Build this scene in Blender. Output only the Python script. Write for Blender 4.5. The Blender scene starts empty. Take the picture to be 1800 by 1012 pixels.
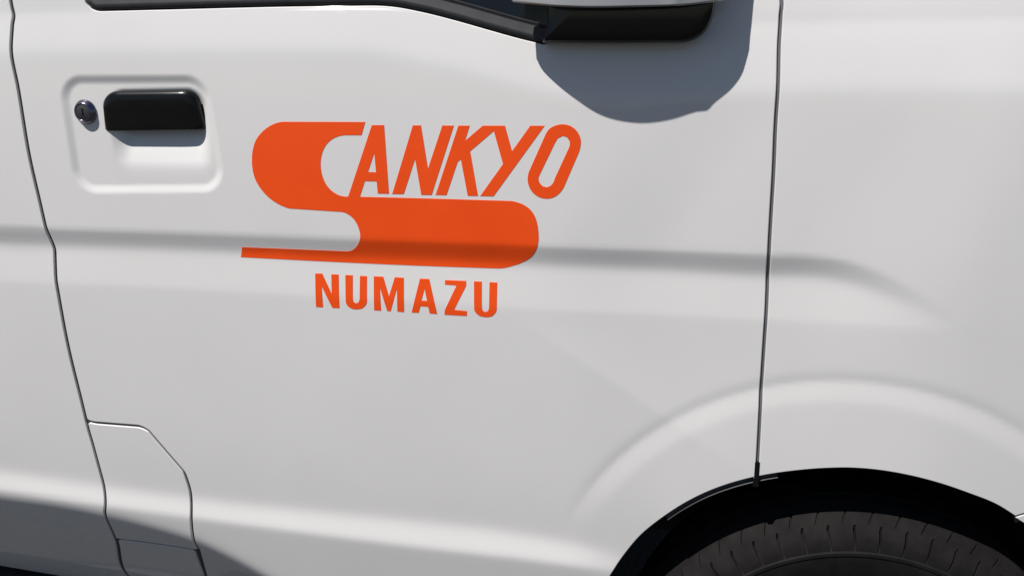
import bpy, math, random
import numpy as np
from mathutils import Vector, Matrix
from mathutils.geometry import delaunay_2d_cdt

scene = bpy.context.scene
COL = scene.collection
R = math.radians

# ------------------------------------------------------------------ camera
cam_data = bpy.data.cameras.new("camera")
cam_data.sensor_width = 36.0
cam_data.lens = 27.72
cam_data.clip_start = 0.01
cam_data.clip_end = 3000.0
cam = bpy.data.objects.new("camera", cam_data)
COL.objects.link(cam)
cam.location = (0.13022, -0.8222, 1.0387)
cam.rotation_euler = (R(90.0 - 16.0), 0.0, R(9.0))
scene.camera = cam

# ------------------------------------------------------------------ sky and sun
SUN_DIR = (-0.345, -0.39, 0.85)            # towards the sun
_s = Vector(SUN_DIR).normalized()
world = bpy.data.worlds.new("World")
scene.world = world
world.use_nodes = True
nt = world.node_tree
nt.nodes.clear()
sky = nt.nodes.new("ShaderNodeTexSky")
sky.sky_type = 'NISHITA'
sky.sun_disc = False
sky.sun_elevation = math.asin(_s.z)
sky.sun_rotation = math.atan2(_s.x, _s.y)
sky.air_density = 1.0
sky.dust_density = 0.5
sky.ozone_density = 2.5
bg = nt.nodes.new("ShaderNodeBackground")
bg.inputs["Strength"].default_value = 0.045
out = nt.nodes.new("ShaderNodeOutputWorld")
nt.links.new(sky.outputs[0], bg.inputs[0])
nt.links.new(bg.outputs[0], out.inputs[0])

sun_data = bpy.data.lights.new("sun", 'SUN')
sun_data.energy = 5.0
sun_data.angle = R(0.53)
sun_data.color = (1.0, 0.960, 0.912)
sun = bpy.data.objects.new("sun", sun_data)
COL.objects.link(sun)
sun.rotation_euler = _s.to_track_quat('Z', 'Y').to_euler()
sun.location = (-3, -5, 8)

scene.view_settings.view_transform = 'Standard'
scene.view_settings.look = 'None'
scene.view_settings.exposure = 0.29
scene.view_settings.gamma = 1.0

# ------------------------------------------------------------------ materials
def mat(name):
    m = bpy.data.materials.new(name)
    m.use_nodes = True
    return m, m.node_tree, m.node_tree.nodes["Principled BSDF"]

def noise_bump(nt, b, scale, dist, strength=1.0, detail=3.0, socket="Normal"):
    tc = nt.nodes.new("ShaderNodeTexCoord")
    n = nt.nodes.new("ShaderNodeTexNoise")
    n.inputs["Scale"].default_value = scale
    n.inputs["Detail"].default_value = detail
    bp = nt.nodes.new("ShaderNodeBump")
    bp.inputs["Strength"].default_value = strength
    bp.inputs["Distance"].default_value = dist
    nt.links.new(tc.outputs["Object"], n.inputs["Vector"])
    nt.links.new(n.outputs["Fac"], bp.inputs["Height"])
    nt.links.new(bp.outputs["Normal"], b.inputs[socket])
    return tc, n

def noise_colour(nt, b, tc, scale, c0, c1, lo=0.35, hi=0.65, detail=4.0):
    n = nt.nodes.new("ShaderNodeTexNoise")
    n.inputs["Scale"].default_value = scale
    n.inputs["Detail"].default_value = detail
    r = nt.nodes.new("ShaderNodeValToRGB")
    r.color_ramp.elements[0].position = lo
    r.color_ramp.elements[0].color = (*c0, 1)
    r.color_ramp.elements[1].position = hi
    r.color_ramp.elements[1].color = (*c1, 1)
    nt.links.new(tc.outputs["Object"], n.inputs["Vector"])
    nt.links.new(n.outputs["Fac"], r.inputs[0])
    nt.links.new(r.outputs[0], b.inputs["Base Color"])

PAINT, n_, b_ = mat("white_paint")
b_.inputs["Roughness"].default_value = 0.45
b_.inputs["Specular IOR Level"].default_value = 0.15
b_.inputs["Coat Weight"].default_value = 1.0
b_.inputs["Coat Roughness"].default_value = 0.022
b_.inputs["Coat IOR"].default_value = 1.5
tc_, _ = noise_bump(n_, b_, 230.0, 0.00004, 0.35, 2.0, "Coat Normal")
noise_colour(n_, b_, tc_, 6.0, (0.668, 0.656, 0.650), (0.688, 0.676, 0.670))

ORANGE, n_, b_ = mat("orange_vinyl")
b_.inputs["Roughness"].default_value = 0.42
b_.inputs["Specular IOR Level"].default_value = 0.35
tc_, _ = noise_bump(n_, b_, 500.0, 0.00003, 0.3)
noise_colour(n_, b_, tc_, 14.0, (0.80, 0.070, 0.004), (0.84, 0.077, 0.006))

BLACK, n_, b_ = mat("black_plastic")
b_.inputs["Roughness"].default_value = 0.24
b_.inputs["Specular IOR Level"].default_value = 0.35
tc_, _ = noise_bump(n_, b_, 900.0, 0.00003, 0.3)
noise_colour(n_, b_, tc_, 40.0, (0.0030, 0.0030, 0.0033), (0.0045, 0.0045, 0.005))

GLOSSB, n_, b_ = mat("glossy_black_plastic")
b_.inputs["Base Color"].default_value = (0.0035, 0.0036, 0.004, 1)
b_.inputs["Roughness"].default_value = 0.10
b_.inputs["Specular IOR Level"].default_value = 0.4

RUBBERTRIM, n_, b_ = mat("rubber_trim")
b_.inputs["Roughness"].default_value = 0.55
tc_, _ = noise_bump(n_, b_, 1500.0, 0.00008, 0.4)
noise_colour(n_, b_, tc_, 60.0, (0.024, 0.024, 0.028), (0.032, 0.032, 0.037))

GAP_SHADE, n_, b_ = mat("seam_shade")  # dark colour stands in for the shade inside the panel gaps
b_.inputs["Base Color"].default_value = (0.045, 0.045, 0.050, 1)
b_.inputs["Roughness"].default_value = 0.7

GAP_SHADE_GREY, n_, b_ = mat("grey_seam_shade")  # paler grey for the shade in the gap ahead of the door
b_.inputs["Base Color"].default_value = (0.11, 0.11, 0.12, 1)
b_.inputs["Roughness"].default_value = 0.7

LINER, n_, b_ = mat("wheel_well_liner")
b_.inputs["Roughness"].default_value = 0.75
tc_, _ = noise_bump(n_, b_, 250.0, 0.0006, 0.5)
noise_colour(n_, b_, tc_, 20.0, (0.022, 0.023, 0.024), (0.032, 0.033, 0.034))

TYRE, n_, b_ = mat("tyre_rubber")
b_.inputs["Roughness"].default_value = 0.8
b_.inputs["Specular IOR Level"].default_value = 0.16
tc_, _ = noise_bump(n_, b_, 420.0, 0.0003, 0.5, 5.0)
noise_colour(n_, b_, tc_, 55.0, (0.0060, 0.0054, 0.0055), (0.0120, 0.0106, 0.0106), 0.3, 0.72, 7.0)

GLASS, n_, b_ = mat("dark_window_glass")
b_.inputs["Base Color"].default_value = (0.006, 0.008, 0.009, 1)
b_.inputs["Roughness"].default_value = 0.03

SILVER, n_, b_ = mat("grey_metallic_paint")
b_.inputs["Metallic"].default_value = 0.55
b_.inputs["Roughness"].default_value = 0.33
tc_, _ = noise_bump(n_, b_, 1500.0, 0.00001, 0.2)
noise_colour(n_, b_, tc_, 20.0, (0.46, 0.46, 0.47), (0.50, 0.50, 0.51))

CHROME, n_, b_ = mat("dark_chrome")
b_.inputs["Base Color"].default_value = (0.20, 0.185, 0.24, 1)
b_.inputs["Metallic"].default_value = 1.0
b_.inputs["Roughness"].default_value = 0.22

STEEL, n_, b_ = mat("grey_steel")
b_.inputs["Metallic"].default_value = 0.7
b_.inputs["Roughness"].default_value = 0.4
tc_, _ = noise_bump(n_, b_, 300.0, 0.0001, 0.4)
noise_colour(n_, b_, tc_, 30.0, (0.05, 0.05, 0.052), (0.08, 0.08, 0.082))

ASPHALT, n_, b_ = mat("asphalt")
b_.inputs["Roughness"].default_value = 0.9
tc_, _ = noise_bump(n_, b_, 160.0, 0.006, 0.8, 6.0)
noise_colour(n_, b_, tc_, 120.0, (0.019, 0.019, 0.020), (0.044, 0.043, 0.042), 0.3, 0.7, 8.0)

# ------------------------------------------------------------------ the shape of the van's side
# Height of the body skin outwards from the plane y = 0, as a function of x (along the van) and z (up).
# >>> depth
def hermite(x, pts):
    xs = np.array([p[0] for p in pts]); zs = np.array([p[1] for p in pts])
    h = np.diff(xs); d = np.diff(zs) / h
    m = np.empty_like(zs); m[0] = d[0]; m[-1] = d[-1]
    m[1:-1] = (d[:-1] * h[1:] + d[1:] * h[:-1]) / (h[:-1] + h[1:])
    x = np.asarray(x, float)
    k = np.clip(np.searchsorted(xs, x) - 1, 0, len(h) - 1)
    t = (x - xs[k]) / h[k]
    tc = np.clip(t, 0, 1)
    y = ((2*tc**3 - 3*tc**2 + 1) * zs[k] + (tc**3 - 2*tc**2 + tc) * h[k] * m[k]
         + (-2*tc**3 + 3*tc**2) * zs[k+1] + (tc**3 - tc**2) * h[k] * m[k+1])
    y = y + np.where(t < 0, t * h[k] * m[0], 0) + np.where(t > 1, (t - 1) * h[k] * m[-1], 0)
    return y

def ramp(t, w):                       # integral of a soft step of width w
    return w * np.logaddexp(0.0, t / w)

def sstep(a, b, x):
    t = np.clip((x - a) / (b - a), 0, 1)
    return t * t * (3 - 2 * t)

def poly_sdf(x, z, P, rnd):           # signed distance to a polygon, negative inside, corners rounded
    P = np.asarray(P, float)
    d = np.full(x.shape, 1e9); s = np.ones(x.shape)
    n = len(P)
    c = P.mean(0)
    # inset by rnd about each edge so that the rounded outline passes through P's edges
    area = 0.5 * np.sum(P[:, 0] * np.roll(P[:, 1], -1) - np.roll(P[:, 0], -1) * P[:, 1])
    if area < 0: P = P[::-1]
    Q = []
    for i in range(n):
        a, b, c2 = P[i - 1], P[i], P[(i + 1) % n]
        e1 = (b - a) / np.linalg.norm(b - a); e2 = (c2 - b) / np.linalg.norm(c2 - b)
        n1 = np.array([-e1[1], e1[0]]); n2 = np.array([-e2[1], e2[0]])
        k = n1 + n2
        Q.append(b + rnd * k * 2 / np.dot(k, k))
    Q = np.array(Q)
    for i in range(n):
        a, b = Q[i], Q[(i + 1) % n]
        e = b - a
        wx, wz = x - a[0], z - a[1]
        t = np.clip((wx * e[0] + wz * e[1]) / np.dot(e, e), 0, 1)
        dx, dz = wx - e[0] * t, wz - e[1] * t
        d = np.minimum(d, dx * dx + dz * dz)
        c1 = z >= a[1]; c2 = z < b[1]; c3 = e[0] * wz > e[1] * wx
        flip = (c1 & c2 & c3) | (~c1 & ~c2 & ~c3)
        s = np.where(flip, -s, s)
    return s * np.sqrt(d) - rnd

BELT = [(-1.29041,1.08537),(-0.79422,1.08807),(-0.57352,1.08987),(-0.44849,1.09286),(-0.36834,1.09382),(-0.23979,1.09537),(-0.15338,1.09559),(-0.12325,1.09419),(-0.09355,1.08898),(-0.05825,1.0805),(-0.02322,1.07099),(0.00579,1.0632),(0.03462,1.05709),(0.06326,1.05103),(0.11413,1.04551),(0.19663,1.04434),(0.28689,1.04529),(0.52501,1.04796)]
SHOULDER = [(-1.31351,1.03425),(-0.58176,1.04887),(-0.3739,1.05087),(-0.20558,1.05108),(-0.14972,1.04926),(-0.09515,1.04015),(-0.02953,1.02501),(0.03519,1.01007),(0.07577,1.00582),(0.19912,1.00768),(0.26904,1.01133),(0.5314,1.01275)]
CREASE_TOP = [(-1.39934,0.84427),(-0.62228,0.84739),(-0.40007,0.84851),(-0.19324,0.84825),(0,0.84737),(0.18101,0.84656),(0.26733,0.84556),(0.31219,0.84608),(0.34583,0.84201),(0.37423,0.83361),(0.4031,0.82048),(0.43242,0.80379),(0.46824,0.77951),(0.52854,0.73682)]
CREASE_LOW = [(-1.41009,0.82046),(-0.62681,0.82484),(-0.40288,0.82677),(-0.19463,0.82593),(0,0.82579),(0.18234,0.82379),(0.26932,0.82253),(0.31449,0.82325),(0.34837,0.81927),(0.3769,0.81146),(0.40566,0.80068),(0.43449,0.78872),(0.46959,0.7704),(0.53007,0.72756)]
CREASE_END = [(-1.4336,0.76843),(-0.63609,0.77873),(-0.40881,0.78096),(-0.30142,0.7796),(0,0.77576),(0.27344,0.7748),(0.43642,0.77473),(0.52232,0.77453)]
LEDGE_TOP = [(-1.53302,0.54834),(-0.69069,0.50723),(-0.52586,0.49776),(-0.36758,0.49118),(-0.1422,0.48825),(0,0.48457),(0.09631,0.47282),(0.1777,0.45053)]
LEDGE_LOW = [(-1.54899,0.513),(-0.69593,0.48117),(-0.52976,0.47219),(-0.37034,0.46527),(-0.14347,0.45747),(0.06954,0.45014),(0.1783,0.43878)]
TUCK = [(-1.55687,0.49554),(-0.6984,0.46888),(-0.61403,0.46489),(-0.53253,0.45406),(-0.47688,0.44262),(-0.4223,0.42695),(-0.37682,0.40443),(-0.34685,0.38622),(-0.28717,0.3453),(-0.19727,0.28131),(0,0.15433)]
DISH = [(-0.51397,1.01946),(-0.34164,1.02062),(-0.33078,0.90112),(-0.51231,0.89537)]
BOWL = [(-0.45806,1.00555),(-0.34579,1.008),(-0.34269,0.9175),(-0.46021,0.91368)]
SHEEN_FACET = [(-0.01277,0.77712),(0.18004,0.65017)]
FLARE_C = (0.3716, 0.3815, 0.3320)
ARCH_C = (0.3889, 0.3080, 0.3044)

def skin(x, z):
    x = np.asarray(x, float); z = np.asarray(z, float)
    # gentle barrel of the whole side
    o = -0.066 * (z - 0.82) ** 2 - 0.13 * ramp(x - 0.28, 0.03) ** 2
    # front corner of the van
    o = o - 0.8 * ramp(x - 0.74, 0.05) ** 2
    # shoulder below the window line
    zs, zb = hermite(x, SHOULDER), hermite(x, BELT)
    o = o - 0.115 * (ramp(z - zs, 0.0035) - ramp(z - (zb + 0.03 * sstep(-0.475, -0.45, x)), 0.0018))
    o = o - 0.24 * ramp(z - (zb + 0.05), 0.02)
    # tight lip just under the window trim
    lip = sstep(-0.26, -0.18, x) * (1 - sstep(-0.16, -0.10, x))
    hw = 0.0007
    o = o - lip * 0.62 * (ramp(z - (zb - 0.0043 - hw), 0.0003) - ramp(z - (zb - 0.0043 + hw), 0.0003))
    # pressed crease along the side
    ct, cl, ce = hermite(x, CREASE_TOP), hermite(x, CREASE_LOW), hermite(x, CREASE_END)
    amp = 1 - sstep(0.30, 0.48, x)
    o = o + amp * 0.245 * (ramp(z - cl, 0.0032) - ramp(z - ct, 0.0014)) - amp * 0.245 * 0.022
    o = o - (1 - sstep(0.36, 0.52, x)) * 0.075 * (ramp(z - ce, 0.0018) - ramp(z - cl, 0.0032))
    # raised flare round the wheel arch
    fx, fz, fr = FLARE_C
    rr = np.hypot(x - fx, z - fz)
    ang = np.degrees(np.arctan2(z - fz, x - fx))
    fa = 1 - sstep(138, 163, ang)
    fa = np.where(ang < -90, 0, fa)
    t = rr - fr
    o = o + fa * (0.080 * (ramp(t + 0.002, 0.0014) - ramp(t - 0.008, 0.0022)) - 0.0008
                  + 0.104 * (ramp(-t - 0.003, 0.0014) - 0.80 * ramp(-t - 0.025, 0.0022) - 0.20 * ramp(-t - 0.13, 0.01)))
    # made-up slight facet in the lower door, standing in for a reflected sheen
    (ax, az), (bx, bz) = SHEEN_FACET
    ex, ez = bx - ax, bz - az
    el = math.hypot(ex, ez)
    s = ((x - ax) * ez - (z - az) * ex) / el
    u = ((x - ax) * ex + (z - az) * ez) / el / el
    o = o - 0.066 * (ramp(-s, 0.0015) - ramp(-s - 0.035, 0.022)) * sstep(0.0, 0.5, u) * (1 - sstep(0.9, 1.6, u))
    # ledge and tucked-under rocker
    lt, ll, tk = hermite(x, LEDGE_TOP), hermite(x, LEDGE_LOW), hermite(x, TUCK)
    la = 1 - sstep(0.06, 0.19, x)
    o = o + la * 0.24 * (ramp(lt - z, 0.005) - ramp(ll - z, 0.0026))
    o = o + 0.03 * la * (ramp(z - lt, 0.003) - ramp(z - lt - 0.05, 0.03))
    o = o - la * 0.10 * ramp(ll - z, 0.0026)
    o = o - 0.43 * ramp(tk - z, 0.0060) * (1 - sstep(-0.1, 0.1, x)) + 0.0
    # door handle dish and the deep bowl behind the grip
    near = (x > -0.62) & (x < -0.28) & (z > 0.86) & (z < 1.05)
    if np.any(near):
        xs, zs2 = x[near], z[near]
        d1 = poly_sdf(xs, zs2, DISH, 0.024)
        dd = -0.0025 * (1 - sstep(-0.0060, 0.0058, d1))
        d2 = poly_sdf(xs, zs2, BOWL, 0.019)
        side = 1 - sstep(-0.0190, 0.0050, d2)
        zb0 = BOWL[2][1]
        flo = np.clip(ramp(zs2 - zb0 - 0.010, 0.004) / 0.053, 0, 1)
        dd = dd - 0.0165 * side * (0.02 + 0.98 * flo)
        o = o.copy(); o[near] += dd
    return o
# <<< depth

def skin1(x, z):
    return float(skin(np.array([x]), np.array([z]))[0])

def skin_normals(x, z, h=0.0004):
    gx = (skin(x + h, z) - skin(x - h, z)) / (2 * h)
    gz = (skin(x, z + h) - skin(x, z - h)) / (2 * h)
    n = np.stack([-gx, -np.ones_like(gx), -gz], 1)
    return n / np.linalg.norm(n, axis=1, keepdims=True)

# ------------------------------------------------------------------ helpers
def link(name, me, material, parent=None):
    o = bpy.data.objects.new(name, me)
    COL.objects.link(o)
    if material is not None:
        me.materials.append(material)
    if parent is not None:
        o.parent = parent
    return o

def mesh_np(name, V, F, N=None, smooth=True):
    me = bpy.data.meshes.new(name)
    me.from_pydata([tuple(map(float, v)) for v in V], [], [tuple(int(i) for i in f) for f in F])
    if smooth:
        me.polygons.foreach_set("use_smooth", [True] * len(me.polygons))
    me.update()
    if N is not None:
        me.normals_split_custom_set_from_vertices([tuple(map(float, n)) for n in N])
    return me

def inside(px, pz, poly):
    P = np.asarray(poly, float)
    r = np.zeros(px.shape, bool)
    for i in range(len(P)):
        a, b = P[i], P[(i + 1) % len(P)]
        if a[1] == b[1]: continue
        c = (a[1] > pz) != (b[1] > pz)
        r ^= c & (px < (b[0] - a[0]) * (pz - a[1]) / (b[1] - a[1]) + a[0])
    return r

def dist_poly(px, pz, poly):
    P = np.asarray(poly, float)
    d = np.full(px.shape, 1e9)
    for i in range(len(P)):
        a, b = P[i], P[(i + 1) % len(P)]
        e = b - a
        t = np.clip(((px - a[0]) * e[0] + (pz - a[1]) * e[1]) / max(np.dot(e, e), 1e-12), 0, 1)
        d = np.minimum(d, np.hypot(px - a[0] - e[0] * t, pz - a[1] - e[1] * t))
    return d

def curve(pts, closed=True, corner=30.0, step=0.002):
    """Round the soft runs of a polyline, keep its corners sharp; even spacing."""
    P = np.asarray(pts, float); n = len(P)
    seg = []
    T_in = [None] * n; T_out = [None] * n
    for i in range(n):
        if not closed and i in (0, n - 1): continue
        a, b, c = P[i - 1], P[i], P[(i + 1) % n]
        e1, e2 = b - a, c - b
        l1, l2 = np.linalg.norm(e1), np.linalg.norm(e2)
        u1, u2 = e1 / l1, e2 / l2
        if math.degrees(math.acos(np.clip(np.dot(u1, u2), -1, 1))) > corner: continue
        t = u1 if l1 > 2.2 * l2 else u2 if l2 > 2.2 * l1 else (u1 * l2 + u2 * l1) / (l1 + l2)
        t = t / np.linalg.norm(t)
        T_in[i] = T_out[i] = t
    outp = []
    for i in range(n if closed else n - 1):
        a, b = P[i], P[(i + 1) % n]
        L = np.linalg.norm(b - a); u = (b - a) / L
        m0 = (T_out[i] if T_out[i] is not None else u) * L
        m1 = (T_in[(i + 1) % n] if T_in[(i + 1) % n] is not None else u) * L
        k = max(1, int(math.ceil(L / step)))
        for j in range(k):
            t = j / k
            outp.append((2*t**3-3*t**2+1)*a + (t**3-2*t**2+t)*m0 + (-2*t**3+3*t**2)*b + (t**3-t**2)*m1)
    if not closed: outp.append(P[-1])
    return np.array(outp)

def ccw(P):
    P = np.asarray(P)
    a = np.sum(P[:, 0] * np.roll(P[:, 1], -1) - np.roll(P[:, 0], -1) * P[:, 1])
    return P if a > 0 else P[::-1]

def offset_normals(P):               # outward normals of a ccw loop
    e = np.roll(P, -1, 0) - P
    e = e / np.maximum(np.linalg.norm(e, axis=1, keepdims=True), 1e-9)
    n = np.stack([e[:, 1], -e[:, 0]], 1)
    k = n + np.roll(n, 1, 0)
    q = np.sum(k * k, 1, keepdims=True)
    k = k * 2 / np.maximum(q, 0.9)
    return k

def inset_loop(P, d):
    return P - offset_normals(P) * d

def panel(name, outline, material, parent, holes=(), grid=0.008, fine=(), lift=0.0, gap=0.0, rad=0.0016, depth=0.014, flange=True, hole_flange=True):
    """A sheet of the van's skin cut to an outline, its edges rolled inwards."""
    loops = [ccw(outline)] + [ccw(h)[::-1] for h in holes]
    rolled = [flange] + [hole_flange] * len(holes)
    shrink = gap + (rad if flange else 0)
    loops = [inset_loop(L, shrink) if r else L for L, r in zip(loops, rolled)]
    lo, hi = loops[0].min(0), loops[0].max(0)
    gx, gz = np.meshgrid(np.arange(lo[0], hi[0], grid), np.arange(lo[1], hi[1], grid * 0.87), indexing='ij')
    gx = gx + (np.arange(gx.shape[1]) % 2)[None, :] * grid * 0.5
    gx, gz = gx.ravel(), gz.ravel()
    dmin = np.full(gx.shape, grid * 0.45)
    for (x0, z0, x1, z1, g) in fine:
        k = ~((gx > x0) & (gx < x1) & (gz > z0) & (gz < z1))
        gx, gz, dmin = gx[k], gz[k], dmin[k]
        fx, fz = np.meshgrid(np.arange(x0, x1, g), np.arange(z0, z1, g), indexing='ij')
        fx = fx + (np.arange(fx.shape[1]) % 2)[None, :] * g * 0.5
        gx = np.r_[gx, fx.ravel()]; gz = np.r_[gz, fz.ravel()]; dmin = np.r_[dmin, np.full(fx.size, g * 0.45)]
    k = inside(gx, gz, loops[0])
    for h in loops[1:]: k &= ~inside(gx, gz, h)
    gx, gz, dmin = gx[k], gz[k], dmin[k]
    for h in loops:
        k = dist_poly(gx, gz, h) > dmin
        gx, gz, dmin = gx[k], gz[k], dmin[k]
    V2 = []; E = []; spans = []
    for L in loops:
        s = len(V2)
        V2 += [Vector((float(a), float(b))) for a, b in L]
        E += [(s + i, s + (i + 1) % len(L)) for i in range(len(L))]
        spans.append((s, len(L)))
    nb = len(V2)
    V2 += [Vector((float(a), float(b))) for a, b in zip(gx, gz)]
    vo, eo, fo, ov, oe, of = delaunay_2d_cdt(V2, E, [], 0, 1e-7)
    X = np.array([v.x for v in vo]); Z = np.array([v.y for v in vo])
    T = np.array([f for f in fo if len(f) == 3])
    cx, cz = X[T].mean(1), Z[T].mean(1)
    k = inside(cx, cz, loops[0])
    for h in loops[1:]: k &= ~inside(cx, cz, h)
    T = T[k]
    # orient so that normals face -y
    ar = (X[T[:, 1]] - X[T[:, 0]]) * (Z[T[:, 2]] - Z[T[:, 0]]) - (X[T[:, 2]] - X[T[:, 0]]) * (Z[T[:, 1]] - Z[T[:, 0]])
    T[ar < 0] = T[ar < 0][:, ::-1]
    O = skin(X, Z) + lift
    V = np.stack([X, -O, Z], 1)
    N = skin_normals(X, Z)
    F = [tuple(t) for t in T]
    o2n = {}
    for i, lst in enumerate(ov):
        for q in lst: o2n.setdefault(q, i)
    for (s, n), L, r in zip(spans, loops, rolled):
        if not r: continue
        base = [o2n[s + i] for i in range(n)]
        on = offset_normals(L); onu = on / np.linalg.norm(on, axis=1, keepdims=True)
        rings = [base]
        S0 = skin(L[:, 0], L[:, 1]) + lift
        N0 = skin_normals(L[:, 0], L[:, 1])
        for (a, dp) in ((30, None), (62, None), (88, None), (90, depth)):
            ra = R(a)
            q = L + on * (rad * math.sin(ra))
            oo = S0 - (rad * (1 - math.cos(ra)) if dp is None else dp)
            nn = N0 * math.cos(ra) + np.stack([onu[:, 0], 0 * onu[:, 0], onu[:, 1]], 1) * math.sin(ra)
            nn /= np.linalg.norm(nn, axis=1, keepdims=True)
            st = len(V)
            V = np.r_[V, np.stack([q[:, 0], -oo, q[:, 1]], 1)]
            N = np.r_[N, nn]
            rings.append(list(range(st, st + n)))
        for A, B in zip(rings[:-1], rings[1:]):
            for i in range(n):
                j = (i + 1) % n
                F.append((A[i], B[i], B[j], A[j]))
    return link(name, mesh_np(name, V, F, N), material, parent)

def decal(name, outline, parent, holes=(), lift=0.00025):
    """Thin vinyl film lying on the door."""
    return panel(name, curve(outline, True, 30, 0.0022), ORANGE, parent, [curve(h, True, 30, 0.0022) for h in holes],
                 grid=0.005, lift=lift, rad=0.00012, depth=0.00045)

def lofted(name, loops, material, parent, cap0=False, cap1=True, closed=True):
    """Skin a list of equally long 3D loops."""
    n = len(loops[0]); V = [tuple(p) for L in loops for p in L]; F = []
    for k in range(len(loops) - 1):
        for i in range(n if closed else n - 1):
            j = (i + 1) % n
            F.append((k*n+i, (k+1)*n+i, (k+1)*n+j, k*n+j))
    if cap0: F.append(tuple(range(n))[::-1])
    if cap1:
        b = (len(loops)-1)*n
        c = len(V); V.append(tuple(np.mean(np.array(loops[-1]), 0)))
        for i in range(n): F.append((b+i, c, b+(i+1) % n))
    me = mesh_np(name, V, F)
    import bmesh
    bm = bmesh.new(); bm.from_mesh(me)
    bmesh.ops.recalc_face_normals(bm, faces=bm.faces)
    bm.to_mesh(me); bm.free()
    me.polygons.foreach_set("use_smooth", [True] * len(me.polygons))
    return link(name, me, material, parent)

def sweep(name, path, profile, material, parent, base=None, caps=True, closed=False, follow=False):
    """Profile points (across, out) carried along a path on the skin; across is to the left of the path."""
    P = np.asarray(path, float)
    e = np.gradient(P, axis=0); e /= np.linalg.norm(e, axis=1, keepdims=True)
    nrm = np.stack([-e[:, 1], e[:, 0]], 1)
    S = skin(P[:, 0], P[:, 1]) if base is None else np.full(len(P), base)
    m = len(profile); V = []; F = []
    for i in range(len(P)):
        for a, oo in profile:
            qx, qz = P[i, 0] + nrm[i, 0]*a, P[i, 1] + nrm[i, 1]*a
            V.append((qx, -((skin1(qx, qz) if follow else S[i]) + oo), qz))
    for i in range(len(P) - 1):
        for k in range(m - 1):
            F.append((i*m+k, i*m+k+1, (i+1)*m+k+1, (i+1)*m+k))
    if caps:
        F.append(tuple(range(m))); F.append(tuple((len(P)-1)*m + k for k in range(m))[::-1])
    me = mesh_np(name, V, F)
    import bmesh
    bm = bmesh.new(); bm.from_mesh(me)
    bmesh.ops.recalc_face_normals(bm, faces=bm.faces)
    bm.to_mesh(me); bm.free()
    me.polygons.foreach_set("use_smooth", [True] * len(me.polygons))
    me.set_sharp_from_angle(angle=R(38))
    return link(name, me, material, parent)

def box(name, lo, hi, material, parent, bevel=0.0):
    x0, y0, z0 = lo; x1, y1, z1 = hi
    V = [(x, y, z) for x in (x0, x1) for y in (y0, y1) for z in (z0, z1)]
    F = [(0,1,3,2),(4,6,7,5),(0,4,5,1),(2,3,7,6),(0,2,6,4),(1,5,7,3)]
    o = link(name, mesh_np(name, V, F, None, False), material, parent)
    if bevel:
        m = o.modifiers.new("bevel", 'BEVEL'); m.width = bevel; m.segments = 3
    return o

def lathe(name, profile, cx, cz, segs, material, parent, fn=None, angles=None):
    """Turn (radius, inward) profile points round the wheel axis through (cx, cz)."""
    A = np.linspace(0, 2*math.pi, segs, endpoint=False) if angles is None else np.asarray(angles)
    n = len(A); V = []; F = []
    for k, (r, y) in enumerate(profile):
        for a in A:
            rr, yy = (r, y) if fn is None else fn(k, r, y, a)
            yy += WY; rr *= WS
            V.append((cx + rr*math.cos(a), yy, cz + rr*math.sin(a)))
    for k in range(len(profile) - 1):
        for i in range(n):
            j = (i+1) % n
            F.append((k*n+i, k*n+j, (k+1)*n+j, (k+1)*n+i))
    me = mesh_np(name, V, F)
    import bmesh
    bm = bmesh.new(); bm.from_mesh(me)
    bmesh.ops.recalc_face_normals(bm, faces=bm.faces)
    bm.to_mesh(me); bm.free()
    me.polygons.foreach_set("use_smooth", [True] * len(me.polygons))
    me.set_sharp_from_angle(angle=R(40))
    return link(name, me, material, parent)

# ------------------------------------------------------------------ ground
gm = mesh_np("ground", [(-900,-900,0.006),(900,-900,0.006),(900,900,0.006),(-900,900,0.006)], [(0,1,2,3)], None, False)
ground = link("ground", gm, ASPHALT)
ground["kind"] = "structure"
ground["label"] = "dark asphalt ground the white van stands on"

# ------------------------------------------------------------------ the van
van = bpy.data.objects.new("van", None)
COL.objects.link(van)
van["label"] = "white van with orange logo lettering on its front door and a black mirror foot"
van["category"] = "van"

SEAM_L = [(-0.56836,1.10733),(-0.56772,1.0965),(-0.56659,1.08802),(-0.56902,1.07769),(-0.57246,1.05015),(-0.57042,1.01167),(-0.56901,0.93148),(-0.56465,0.8762),(-0.56278,0.85098),(-0.5604,0.82717),(-0.55961,0.8201),(-0.56197,0.79209),(-0.56234,0.7801),(-0.56117,0.69667),(-0.55664,0.6271),(-0.55498,0.59753),(-0.5537,0.57885),(-0.55201,0.56243),(-0.54737,0.49284),(-0.54808,0.4706),(-0.57178,0.3965),(-0.62039,0.27697)]
SEAM_R = [(0.26048,1.09836),(0.26179,1.07996),(0.26197,1.05662),(0.26371,1.01481),(0.26432,0.98143),(0.26656,0.92967),(0.2678,0.88669),(0.26923,0.84666),(0.27148,0.80804),(0.27311,0.74718),(0.2744,0.69421),(0.27505,0.67673),(0.27738,0.61094),(0.27804,0.58456)]
ARCH = [(0.11233,0.41633),(0.1207,0.43728),(0.13662,0.46808),(0.15552,0.49905),(0.17742,0.52405),(0.20212,0.54674),(0.22963,0.56598),(0.25391,0.57865),(0.27743,0.58812),(0.31992,0.59986),(0.34946,0.60555),(0.37881,0.60879),(0.40826,0.60844),(0.43799,0.60475),(0.46821,0.59792),(0.49917,0.58782),(0.53069,0.57538),(0.5532,0.56155),(0.58442,0.54065),(0.62067,0.50908),(0.65276,0.47248)]
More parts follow.
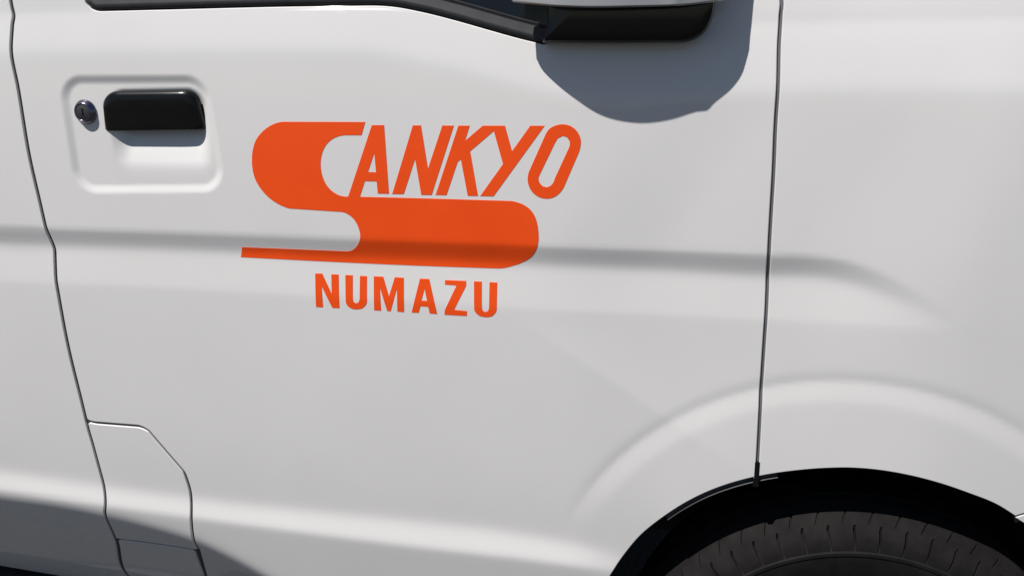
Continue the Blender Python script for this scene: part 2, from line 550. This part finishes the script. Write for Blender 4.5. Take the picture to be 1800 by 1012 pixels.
HATCH_T = [(-0.5507,0.59461),(-0.54048,0.59336),(-0.48474,0.59321),(-0.47488,0.59076),(-0.4685,0.58641),(-0.43103,0.53438),(-0.42596,0.51623),(-0.42476,0.48578),(-0.42574,0.46465),(-0.43387,0.40501)]
HATCH_B = [(-0.57172,0.39503),(-0.43906,0.40184)]
SILL_R = [(-0.43387,0.40501),(-0.46231,0.322),(-0.48731,0.24544)]
WINDOW = [(-0.47622,1.10627),(-0.47415,1.10034),(-0.46995,1.09676),(-0.45852,1.09368),(-0.37588,1.09466),(-0.24547,1.09624),(-0.15812,1.09654),(-0.12742,1.0951),(-0.09711,1.08978),(-0.06118,1.08115),(-0.02553,1.07147),(0.00397,1.06356),(0.03035,1.05737)]
REAR_LOW = [(-2.00536,0.20838),(-1.20017,0.2434),(-0.86202,0.25404),(-0.76492,0.24374),(-0.64237,0.22673)]
BUMPER = [(0.5532,0.56155),(0.56199,0.5655),(0.5895,0.57652),(0.6185,0.58122),(0.67491,0.5915),(0.79085,0.60408)]

def P(*a): return [np.asarray(a, float)]
seam_l = np.array(SEAM_L); seam_l = np.array(sorted(map(tuple, seam_l), key=lambda p: -p[1]))
seam_l = np.vstack([[(seam_l[0][0] - 0.002, 1.62), (seam_l[0][0], 1.20)], seam_l, [(seam_l[-1][0] + 0.008, 0.18)]])
seam_l = curve(seam_l, False, 60, 0.003)
seam_r = np.vstack([[(-0.02, 1.62), (0.215, 1.19)], np.array(SEAM_R)])
seam_r = curve(seam_r, False, 60, 0.003)
arch = curve(np.vstack([[(ARCH[0][0] - 0.012, 0.33)], ARCH, [(ARCH[-1][0] + 0.02, 0.30)]]), False, 60, 0.003)
hatch_t = curve(HATCH_T, False, 60, 0.002)

def upto(line, p):                      # part of a polyline before the point nearest p
    k = int(np.argmin(np.hypot(line[:, 0] - p[0], line[:, 1] - p[1])))
    return line[:k + 1], line[k:]

GAP_L = 0.0015
window = curve(WINDOW, False, 60, 0.003)
win_hole = np.vstack([window, [(0.06, window[-1][1] + 0.010), (0.165, 1.120), (-0.06, 1.56), (-0.42, 1.56), (window[0][0] + 0.004, 1.50)]])

# front door: down the left seam to the hatch, round it, along the bottom, round the arch, up the right seam
sl_top, sl_bot = upto(seam_l, hatch_t[0])
ar_door, ar_fend = upto(arch, seam_r[-1])
sill_r = np.array(SILL_R)
DOOR_GAP = 0.0018
door_loop = np.vstack([sl_top[:-1], hatch_t, sill_r[1:], [(sill_r[-1][0] + 0.008, 0.18)], ar_door[:-1], seam_r[::-1]])
def densify(L, step=0.004):
    return curve(L, True, 1.0, step)
door = panel("front_door", densify(door_loop), PAINT, van, [densify(win_hole)], gap=DOOR_GAP, grid=0.0055, rad=0.0012,
             fine=[(-0.56, 0.87, -0.31, 1.03, 0.0022), (-0.29, 1.083, -0.08, 1.0965, 0.0009)])

rear_low = np.array(REAR_LOW)
rear_loop = np.vstack([[(-1.9, 1.62), (-1.9, rear_low[0][1])], [p for p in rear_low if p[0] < seam_l[-1][0] - 0.03 and p[0] > -1.85],
                       [(np.interp(0.222, seam_l[::-1, 1], seam_l[::-1, 0]), 0.222)], seam_l[seam_l[:, 1] > 0.224][::-1]])
rear_hole = np.array([(-1.75, 1.12), (-0.78, 1.12), (-0.76, 1.15), (-0.75, 1.50), (-0.78, 1.54), (-1.72, 1.54), (-1.77, 1.48)])
rear = panel("rear_door", densify(rear_loop), PAINT, van, [densify(rear_hole)], gap=DOOR_GAP, grid=0.009, rad=0.0012)

bumper = np.array(BUMPER)
fend_loop = np.vstack([seam_r[seam_r[:, 1] < 1.17], upto(ar_fend, bumper[0])[0][1:-1], bumper, [(0.93, bumper[-1][1]), (0.93, 1.02), (0.60, 1.13)]])
fender = panel("front_fender", densify(fend_loop), PAINT, van, gap=DOOR_GAP, grid=0.006, rad=0.0009)
bump_loop = np.vstack([bumper, [(0.95, bumper[-1][1]), (0.95, 0.30)], upto(ar_fend, bumper[0])[1][::-1][:-1]])
bumper_o = panel("front_bumper", densify(bump_loop), PAINT, van, gap=0.0004, grid=0.012, rad=0.0006)

hb = np.array(HATCH_B)
hl_top = sl_bot[1:]
ha, hrest = upto(hl_top, hb[0])
hatch_loop = np.vstack([hatch_t, hb[::-1][0:1], hb[0:1], ha[::-1]])
hatch = panel("hatch_cover", densify(hatch_loop), PAINT, van, gap=0.0013, grid=0.006, rad=0.0014)
low_loop = np.vstack([hb[0:1], hb[1:2], sill_r[1:], [(sill_r[-1][0] + 0.008, 0.18)], [(seam_l[-1][0], 0.18)], hrest[::-1][1:-1]])
lower = panel("sill_cover", densify(low_loop), PAINT, van, gap=0.0030, grid=0.007, rad=0.0014)

# strips behind each panel gap, its shade put into their dark colour
def seam_strip(name, path, w=0.010, d=-0.0026, m=None):
    return sweep(name, path, [(-w, d - 0.004), (-w, d - 0.002), (-0.3*w, d), (0.3*w, d), (w, d - 0.002), (w, d - 0.004)], m or GAP_SHADE, van, follow=True)
seam_strip("door_gap_shade", seam_l)
seam_strip("door_gap_shade", seam_r[:-4], 0.006, d=-0.0030, m=GAP_SHADE_GREY)
seam_strip("hatch_gap_shade", hatch_t)
seam_strip("hatch_gap_shade", curve(HATCH_B, False, 60, 0.004), d=-0.0065)
seam_strip("hatch_gap_shade", curve(np.vstack([sill_r, [(sill_r[-1][0] + 0.008, 0.18)]]), False, 60, 0.004))
seam_strip("bumper_gap_shade", curve(BUMPER, False, 60, 0.004))

# black rubber plug where the door gap meets the wheel arch
pk = np.vstack([seam_r[-9:], [seam_r[-1] + (seam_r[-1] - seam_r[-6]) * 0.5]])
sweep("rubber_plug", pk, [(-0.0034, -0.012), (-0.0034, -0.0006), (-0.0026, 0.0002), (0.0026, 0.0002), (0.0034, -0.0006), (0.0034, -0.012)], BLACK, van)

# added core boxes, unseen behind the panels, close the body against light leaks
box("body_core", (-1.95, 0.34, 0.30), (-0.10, 1.36, 1.60), LINER, van)
def prism(name, prof, y0, y1, material):
    n = len(prof)
    V = [(x, y0, z) for x, z in prof] + [(x, y1, z) for x, z in prof]
    F = [tuple(range(n)), tuple(range(2*n - 1, n - 1, -1))] + [(i, i + n, (i + 1) % n + n, (i + 1) % n) for i in range(n)]
    me = mesh_np(name, V, F, None, False)
    import bmesh
    bm = bmesh.new(); bm.from_mesh(me); bmesh.ops.recalc_face_normals(bm, faces=bm.faces); bm.to_mesh(me); bm.free()
    return link(name, me, material, van)
prism("nose_core", [(-0.098, 0.30), (0.78, 0.30), (0.78, 0.96), (0.55, 1.05), (0.18, 1.10), (-0.098, 1.10)], 0.34, 1.36, LINER)
prism("bonnet", [(0.20, 1.112), (0.60, 1.085), (0.90, 0.985), (0.90, 0.60), (0.86, 0.60), (0.86, 0.965), (0.58, 1.060), (0.20, 1.086)], 0.16, 1.36, PAINT)
prism("windscreen", [(-0.045, 1.603), (0.205, 1.113), (0.19, 1.108), (-0.06, 1.598)], 0.235, 1.33, GLASS)
roof = box("roof", (-1.95, 0.17, 1.605), (0.05, 1.30, 1.66), PAINT, van, 0.025)
sl = sweep("side_sill", curve([(-1.9, 0.236), (-1.2, 0.234), (-0.87, 0.244), (-0.77, 0.234), (-0.65, 0.214), (-0.40, 0.17), (-0.10, 0.16), (0.02, 0.16)], False, 60, 0.02),
           [(-0.06, -0.10), (-0.06, 0.0), (-0.012, 0.012), (-0.006, 0.012), (-0.002, 0.009), (0.0, -0.05)], RUBBERTRIM, van, base=-0.132)

# ------------------------------------------------------------------ windows and window trim
pth = np.vstack([[(window[0][0] - 0.002, 1.50), (window[0][0] - 0.001, 1.14)], window])
pth = curve(pth, False, 60, 0.003)
sweep("window_trim", pth, [(0.0, -0.006), (-0.0003, 0.0002), (0.0004, 0.0010), (0.0050, 0.0021), (0.0058, 0.0019), (0.0130, 0.0004), (0.0138, -0.0008), (0.0150, -0.008)],
      RUBBERTRIM, door)
inner = curve(window[window[:, 0] > -0.2], False, 60, 0.004)
sweep("window_seal", inner, [(0.0146, -0.0085), (0.0146, -0.0030), (0.0170, -0.0022), (0.0178, -0.0040), (0.0178, -0.0085)], RUBBERTRIM, door)
panel("window_glass", densify(win_hole, 0.01), GLASS, door, lift=-0.009, grid=0.02, flange=False)
panel("window_glass", densify(rear_hole, 0.01), GLASS, rear, lift=-0.009, grid=0.03, flange=False)

# ------------------------------------------------------------------ door handle and lock
HANDLE = [(-0.46772,0.96224),(-0.4684,0.96229),(-0.46904,0.96244),(-0.46961,0.96272),(-0.47009,0.96309),(-0.47047,0.96355),(-0.47073,0.96408),(-0.47086,0.96466),(-0.47085,0.96527),(-0.46804,0.9893),(-0.46727,0.99266),(-0.46577,0.99591),(-0.46361,0.99893),(-0.46088,1.00157),(-0.45769,1.00377),(-0.45415,1.00542),(-0.45043,1.00645),(-0.44664,1.00684),(-0.36829,1.00813),(-0.36528,1.00795),(-0.3624,1.00732),(-0.35973,1.00626),(-0.35736,1.0048),(-0.35532,1.00297),(-0.3537,1.00084),(-0.35252,0.99844),(-0.35183,0.99586),(-0.34752,0.96994),(-0.34749,0.9691),(-0.34767,0.96826),(-0.34805,0.96745),(-0.3486,0.96672),(-0.34931,0.96611),(-0.35014,0.96563),(-0.35104,0.96533),(-0.35198,0.96521)]
hl = ccw(curve(HANDLE, True, 1.0, 0.002))
def ring(L, ins, o): 
    q = inset_loop(L, ins)
    return [(a, -o, b) for a, b in q]
hz = hl[:, 1]; zmin, zmax = hz.min(), hz.max()
def hring(ins, o, tilt=0.0):
    c = hl.mean(0)
    sc = 1 - ins / 0.035, 1 - ins / 0.022
    pts = []
    for a, b in hl:
        x = c[0] + (a - c[0]) * (1 - ins / 0.055)
        z = zmin + 0.0005 + (b - zmin) * (1 - ins / 0.042) + ins * 0.12
        f = (z - zmin) / (zmax - zmin); u = (x - hl[:, 0].min()) / np.ptp(hl[:, 0]); u = max(0.0, (u - 0.62) / 0.38)
        pts.append((x, -(o + 0.0046 * f - 0.0020 * u * u), z))
    return pts
lofted("door_handle", [hring(0.0042, -0.0165), hring(0.0012, -0.0130), hring(0.0, -0.0112), hring(0.0002, -0.0090), hring(0.0010, -0.0069), hring(0.0026, -0.0050), hring(0.0050, -0.0036), hring(0.0076, -0.0029), hring(0.0120, -0.0026), hring(0.0210, -0.0025)],
       BLACK, door, cap0=True)

LOCK = [(-0.49068,0.98381)]
lx, lz = LOCK[0]
ls = skin1(lx, lz)
def disc(r, o, n=40, x=lx, z=lz): return [(x + r*math.cos(t), -(ls + o), z + r*math.sin(t)) for t in np.linspace(0, 2*math.pi, n, endpoint=False)]
lofted("key_lock", [disc(0.0138, -0.003), disc(0.0138, 0.0010), disc(0.0132, 0.0020), disc(0.0118, 0.0036), disc(0.0104, 0.0056), disc(0.0096, 0.0062), disc(0.0090, 0.0060), disc(0.0088, 0.0052)],
       CHROME, door, cap1=False)
lofted("lock_face", [disc(0.0088, 0.0042), disc(0.0088, 0.0054), disc(0.0083, 0.0057)], RUBBERTRIM, door)
box("key_slot", (lx - 0.0009, -(ls + 0.0060), lz - 0.0040), (lx + 0.0009, -(ls + 0.0052), lz + 0.0040), GLOSSB, door)

# ------------------------------------------------------------------ lettering
S2 = "a"
emblem = decal("logo_emblem", [(-0.15962,0.97663),(-0.20594,0.97623),(-0.25227,0.97583),(-0.2615,0.97417),(-0.27098,0.96984),(-0.27936,0.96367),(-0.28668,0.95504),(-0.29085,0.94517),(-0.29291,0.93402),(-0.29313,0.92407),(-0.29106,0.91286),(-0.28592,0.90291),(-0.27864,0.89424),(-0.26983,0.8875),(-0.26084,0.88304),(-0.25169,0.88062),(-0.19375,0.8786),(-0.18986,0.87821),(-0.1835,0.87536),(-0.17853,0.87109),(-0.17493,0.8655),(-0.17266,0.85921),(-0.17174,0.85222),(-0.17373,0.84492),(-0.17862,0.83819),(-0.18448,0.83412),(-0.19127,0.83304),(-0.31622,0.83333),(-0.31961,0.82091),(-0.2066,0.81969),(-0.1028,0.81921),(-0.01845,0.81963),(-0.01052,0.82033),(0.00126,0.82374),(0.01316,0.82918),(0.0211,0.83535),(0.02621,0.84391),(0.02867,0.854),(0.02847,0.86177),(0.02665,0.8736),(0.02392,0.88083),(0.01963,0.88677),(0.01391,0.89109),(0.00662,0.89415),(-0.00311,0.89583),(-0.09422,0.89612),(-0.16968,0.89604),(-0.16315,0.91325),(-0.14987,0.9133),(-0.1492,0.90003),(-0.13631,0.9001),(-0.13888,0.97357),(-0.15262,0.97341),(-0.18325,0.89594),(-0.18753,0.89583),(-0.19459,0.8974),(-0.20149,0.90146),(-0.20699,0.9073),(-0.21099,0.91588),(-0.21278,0.92448),(-0.21282,0.93184),(-0.21145,0.93919),(-0.20913,0.94531),(-0.20485,0.95204),(-0.19943,0.95694),(-0.19285,0.96028),(-0.1851,0.96218),(-0.18001,0.96237),(-0.16456,0.96258)]
, door, [[(-0.15118,0.94363),(-0.15909,0.92338),(-0.15019,0.92332)]
])
decal("letter", [(-0.13289,0.89982),(-0.10727,0.9737),(-0.09829,0.97381),(-0.09185,0.92837),(-0.07517,0.97396),(-0.06252,0.97399),(-0.08848,0.89994),(-0.10015,0.89977),(-0.10587,0.93807),(-0.11969,0.90014)]
, door)
decal("letter", [(-0.08422,0.90005),(-0.0578,0.97405),(-0.04547,0.97408),(-0.05073,0.95851),(-0.03164,0.97424),(-0.00799,0.97453),(-0.00043,0.94843),(0.01864,0.97485),(0.03368,0.97491),(-0.02042,0.90021),(-0.03514,0.90008),(-0.01014,0.93486),(-0.01992,0.96884),(-0.0454,0.94744),(-0.03735,0.90014),(-0.04869,0.9001),(-0.05564,0.93862),(-0.05898,0.93618),(-0.072,0.90012)]
, door)
decal("letter", [(0.05314,0.97663),(0.05897,0.97556),(0.06484,0.97222),(0.06902,0.96715),(0.07151,0.96033),(0.07131,0.95459),(0.0695,0.94765),(0.05556,0.91347),(0.05212,0.90745),(0.04626,0.90194),(0.03912,0.89936),(0.03313,0.89944),(0.02589,0.90201),(0.01982,0.90784),(0.01676,0.91492),(0.01635,0.92204),(0.01786,0.92799),(0.03462,0.96611),(0.03864,0.97189),(0.04501,0.97539)]
, door, [[(0.05279,0.96487),(0.0569,0.96355),(0.0599,0.95959),(0.06019,0.95672),(0.05889,0.95209),(0.04534,0.9215),(0.04363,0.91674),(0.04071,0.91311),(0.03656,0.91135),(0.03237,0.91232),(0.0291,0.91581),(0.02786,0.91993),(0.02865,0.92349),(0.04473,0.95763),(0.04758,0.96227)]
])
decal("letter", [(-0.22958,0.8054),(-0.22103,0.80575),(-0.21064,0.78281),(-0.2102,0.80537),(-0.2013,0.80532),(-0.20204,0.76561),(-0.21082,0.76561),(-0.22209,0.7902),(-0.22199,0.7657),(-0.23062,0.76571)]
, door)
decal("letter", [(-0.19348,0.80523),(-0.18442,0.80519),(-0.18534,0.7777),(-0.18448,0.77394),(-0.1816,0.77238),(-0.17876,0.774),(-0.1773,0.77766),(-0.17602,0.80492),(-0.16764,0.80486),(-0.16854,0.77533),(-0.17049,0.77058),(-0.17495,0.76652),(-0.18182,0.76511),(-0.18773,0.76589),(-0.19223,0.76888),(-0.19407,0.77348)]
, door)
decal("letter", [(-0.15969,0.80499),(-0.14844,0.80504),(-0.14228,0.7828),(-0.13495,0.80499),(-0.12441,0.80482),(-0.125,0.76475),(-0.13314,0.76498),(-0.13273,0.79143),(-0.14088,0.76502),(-0.14507,0.76502),(-0.15251,0.79159),(-0.15222,0.76509),(-0.16065,0.7651)]
, door)
decal("letter", [(-0.1057,0.80459),(-0.09485,0.80463),(-0.08627,0.76438),(-0.09513,0.76456),(-0.09674,0.77248),(-0.1056,0.77268),(-0.10795,0.76476),(-0.11626,0.76477)]
, door, [[(-0.10051,0.79284),(-0.10419,0.7794),(-0.09781,0.77949)]
])
decal("letter", [(-0.07693,0.80418),(-0.05266,0.80419),(-0.05287,0.79796),(-0.06664,0.7704),(-0.05179,0.76968),(-0.0521,0.7638),(-0.07785,0.76396),(-0.07729,0.76988),(-0.06378,0.79849),(-0.07697,0.79893)]
, door)
decal("letter", [(-0.04381,0.80417),(-0.03479,0.80415),(-0.03473,0.77447),(-0.03355,0.7708),(-0.03074,0.76948),(-0.02791,0.77087),(-0.02667,0.77486),(-0.02619,0.80392),(-0.01742,0.80389),(-0.01784,0.77323),(-0.01968,0.76858),(-0.02373,0.76462),(-0.0298,0.76347),(-0.03727,0.76435),(-0.04168,0.76789),(-0.04364,0.77238)]
, door)

# ------------------------------------------------------------------ side mirror
RIM_PTS = [(0.00158,-0.01608,1.09608),(0.00516,-0.02275,1.09398),(0.01841,-0.03143,1.09173),(0.03266,-0.03761,1.08993),(0.04567,-0.04175,1.08848),(0.05996,-0.04406,1.08751),(0.07747,-0.045,1.08676),(0.09567,-0.04474,1.08663),(0.11951,-0.04256,1.08699),(0.14553,-0.03864,1.08748),(0.15769,-0.03773,1.08788),(0.16713,-0.03444,1.08849),(0.18602,-0.02868,1.09065),(0.20106,-0.02108,1.09299),(0.21121,-0.01209,1.09601)]
rim = np.array(RIM_PTS)
def spline3(P, k=4):                     # soft curve through the rim points
    Q = np.vstack([2*P[0] - P[1], P, 2*P[-1] - P[-2]]); o = []
    for i in range(1, len(Q) - 2):
        a, b, c, d = Q[i-1], Q[i], Q[i+1], Q[i+2]
        for j in range(k):
            t = j / k
            o.append(0.5*(2*b + (c - a)*t + (2*a - 5*b + 4*c - d)*t*t + (3*b - a - 3*c + d)*t**3))
    return np.array(o + [Q[-2]])
rim = spline3(rim)
x0, x1 = rim[0], rim[-1]
back = [(x1[0] - 0.006, x1[1] + 0.012, x1[2]), (0.5*(x0[0]+x1[0]), x1[1] + 0.014, 0.5*(x0[2]+x1[2])), (x0[0] + 0.006, x0[1] + 0.012, x0[2])]
loop = np.vstack([rim, back])
def dens3(L, step=0.004):
    o = []
    for i in range(len(L)):
        a, b = L[i], L[(i+1) % len(L)]
        k = max(1, int(np.linalg.norm(b-a)/step))
        for j in range(k): o.append(a + (b-a)*j/k)
    return np.array(o)
loop = dens3(loop)
c0 = loop.mean(0)
def mring(s, dz): 
    q = loop.copy()
    q[:, 0] = c0[0] + (q[:, 0]-c0[0])*s; q[:, 1] = c0[1] + (q[:, 1]-c0[1])*s; q[:, 2] = q[:, 2] + dz
    return q
mirror = lofted("side_mirror", [mring(0.55, 0.010), mring(0.93, 0.005), mring(0.985, 0.0008), mring(1.0, 0.0), mring(1.002, 0.002), mring(1.004, 0.008), mring(0.985, 0.03), mring(0.955, 0.08), mring(0.93, 0.13), mring(0.85, 0.150), mring(0.6, 0.157)],
                SILVER, van, cap0=True)
BASE = [(0.03209,1.05653),(0.03367,1.06442),(0.03577,1.07485),(0.03608,1.09551),(0.03579,1.12091),(0.19663,1.11833),(0.19682,1.09373),(0.19443,1.07625),(0.18794,1.06466),(0.17892,1.05858),(0.1675,1.05606),(0.10343,1.05576)]
bl = ccw(curve(BASE, True, 40, 0.003))
def bring(ins, o, zup=0.0):
    c = bl.mean(0); hx = np.ptp(bl[:, 0]) / 2; hz_ = np.ptp(bl[:, 1]) / 2
    q = np.stack([c[0] + (bl[:, 0] - c[0]) * (1 - ins / hx), c[1] + (bl[:, 1] - c[1]) * (1 - ins / hz_)], 1)
    return [(a, -(o - 0.006 if o > 0 else skin1(a, b) + o), b) for a, b in q]
lofted("mirror_foot", [bring(0.0, -0.012), bring(0.0, 0.012), bring(0.0007, 0.0165), bring(0.0025, 0.0200), bring(0.006, 0.0214), bring(0.010, 0.0219), bring(0.030, 0.0222)], GLOSSB, mirror)

# ------------------------------------------------------------------ wheel well and wheel
def tunnel(scale, o): return [(ARCH_C[0] + (a - ARCH_C[0])*scale, -o if not isinstance(o, str) else 0, ARCH_C[1] + (b - ARCH_C[1])*scale) for a, b in arch]
L0 = [(a, -(skin1(a, b) - 0.010), b) for a, b in tunnel_pts] if False else None
a_in = np.array([(ARCH_C[0] + (a - ARCH_C[0])*1.006, ARCH_C[1] + (b - ARCH_C[1])*1.006) for a, b in arch])
loops = [[(a, -(skin1(a, b) - 0.010), b) for a, b in a_in], [(a, 0.05, b) for a, b in a_in], [(a, 0.33, b) for a, b in a_in]]
lofted("wheel_arch_liner", loops, LINER, van, cap1=True, closed=False)
sweep("arch_trim", arch[(arch[:, 0] < seam_r[-1][0] + 0.022) & (arch[:, 1] > 0.525)][::-1], [(0.0012, -0.016), (0.0012, -0.0065), (0.0042, -0.0058), (0.0052, -0.0028), (0.0056, -0.0023), (0.0060, -0.0028), (0.0075, -0.0080), (0.0085, -0.03)], RUBBERTRIM, van)

WX, WZ, WY, WS = 0.410, 0.277, -0.020, 0.995
wheel = bpy.data.objects.new("wheel", None)
COL.objects.link(wheel); wheel.parent = van
NB = 54
prof = [(0.158,0.060),(0.166,0.048),(0.180,0.041),(0.198,0.0365),(0.212,0.0345),(0.2180,0.0345),(0.2190,0.0334),(0.2228,0.0334),(0.2242,0.0354),(0.2300,0.0360),(0.2360,0.0375),(0.2400,0.0392),(0.2440,0.0415),(0.2480,0.0442),(0.2520,0.0472),(0.2555,0.0505),(0.2586,0.0536),(0.2618,0.0576),(0.2648,0.0630),(0.2665,0.0680),(0.2678,0.0730),(0.2688,0.0780),(0.2694,0.0810),(0.2640,0.0822),(0.2640,0.0858),(0.2700,0.0870),(0.2708,0.0920),(0.2713,0.0990),(0.2716,0.1050),(0.2660,0.1062),(0.2660,0.1100),(0.2717,0.1112),(0.2716,0.1300),(0.2694,0.1420),(0.2600,0.1560),(0.2300,0.1740),(0.1800,0.1740),(0.160,0.165)]
angs = []
pitch = 2*math.pi/NB
for i in range(NB):
    a0 = i*pitch
    for f in (0.0, 0.015, 0.085, 0.105, 0.22, 0.36, 0.50, 0.525, 0.565, 0.59, 0.72, 0.86): angs.append(a0 + f*pitch)
def tread(k, r, y, a):
    f = (a / pitch) % 1.0
    q = min(f - 0.04, 1e9)
    g1 = abs(f - 0.050) < 0.04
    if 9 <= k <= 13 and g1:                                    # radial grooves over the shoulder
        dep = 0.0042 * min(1.0, (k - 8) / 3.0)
        return r - dep * 0.7, y + dep * 1.0
    g2 = abs(f - 0.545) < 0.025
    if 15 <= k <= 17 and g2: return r - 0.0022, y + 0.0012
    if k == 18: return r - 0.0016, y
    if 26 <= k <= 28 and (g1): return r - 0.0025, y
    return r, y
tyre = lathe("tyre", prof, WX, WZ, 0, TYRE, wheel, tread, angs)
# slanted sipes: shear the tread rows round the axle
me = tyre.data
na = len(angs)
for k in range(13, 33):
    sh = -(prof[k][1] - prof[13][1]) * 0.60 / 0.27
    for i in range(na):
        v = me.vertices[k*na + i].co
        dx, dz = v.x - WX, v.z - WZ
        v.x = WX + dx*math.cos(sh) - dz*math.sin(sh); v.z = WZ + dx*math.sin(sh) + dz*math.cos(sh)
lathe("rim", [(0.0, 0.075), (0.03, 0.072), (0.05, 0.080), (0.095, 0.088), (0.120, 0.074), (0.140, 0.082), (0.150, 0.070), (0.158, 0.052), (0.1640, 0.0475), (0.1665, 0.050), (0.164, 0.058), (0.157, 0.066), (0.150, 0.12), (0.150, 0.16)], WX, WZ, 120, STEEL, wheel)
print("triangles", sum(sum(len(p.vertices) - 2 for p in o.data.polygons) for o in scene.objects if o.type == 'MESH'))
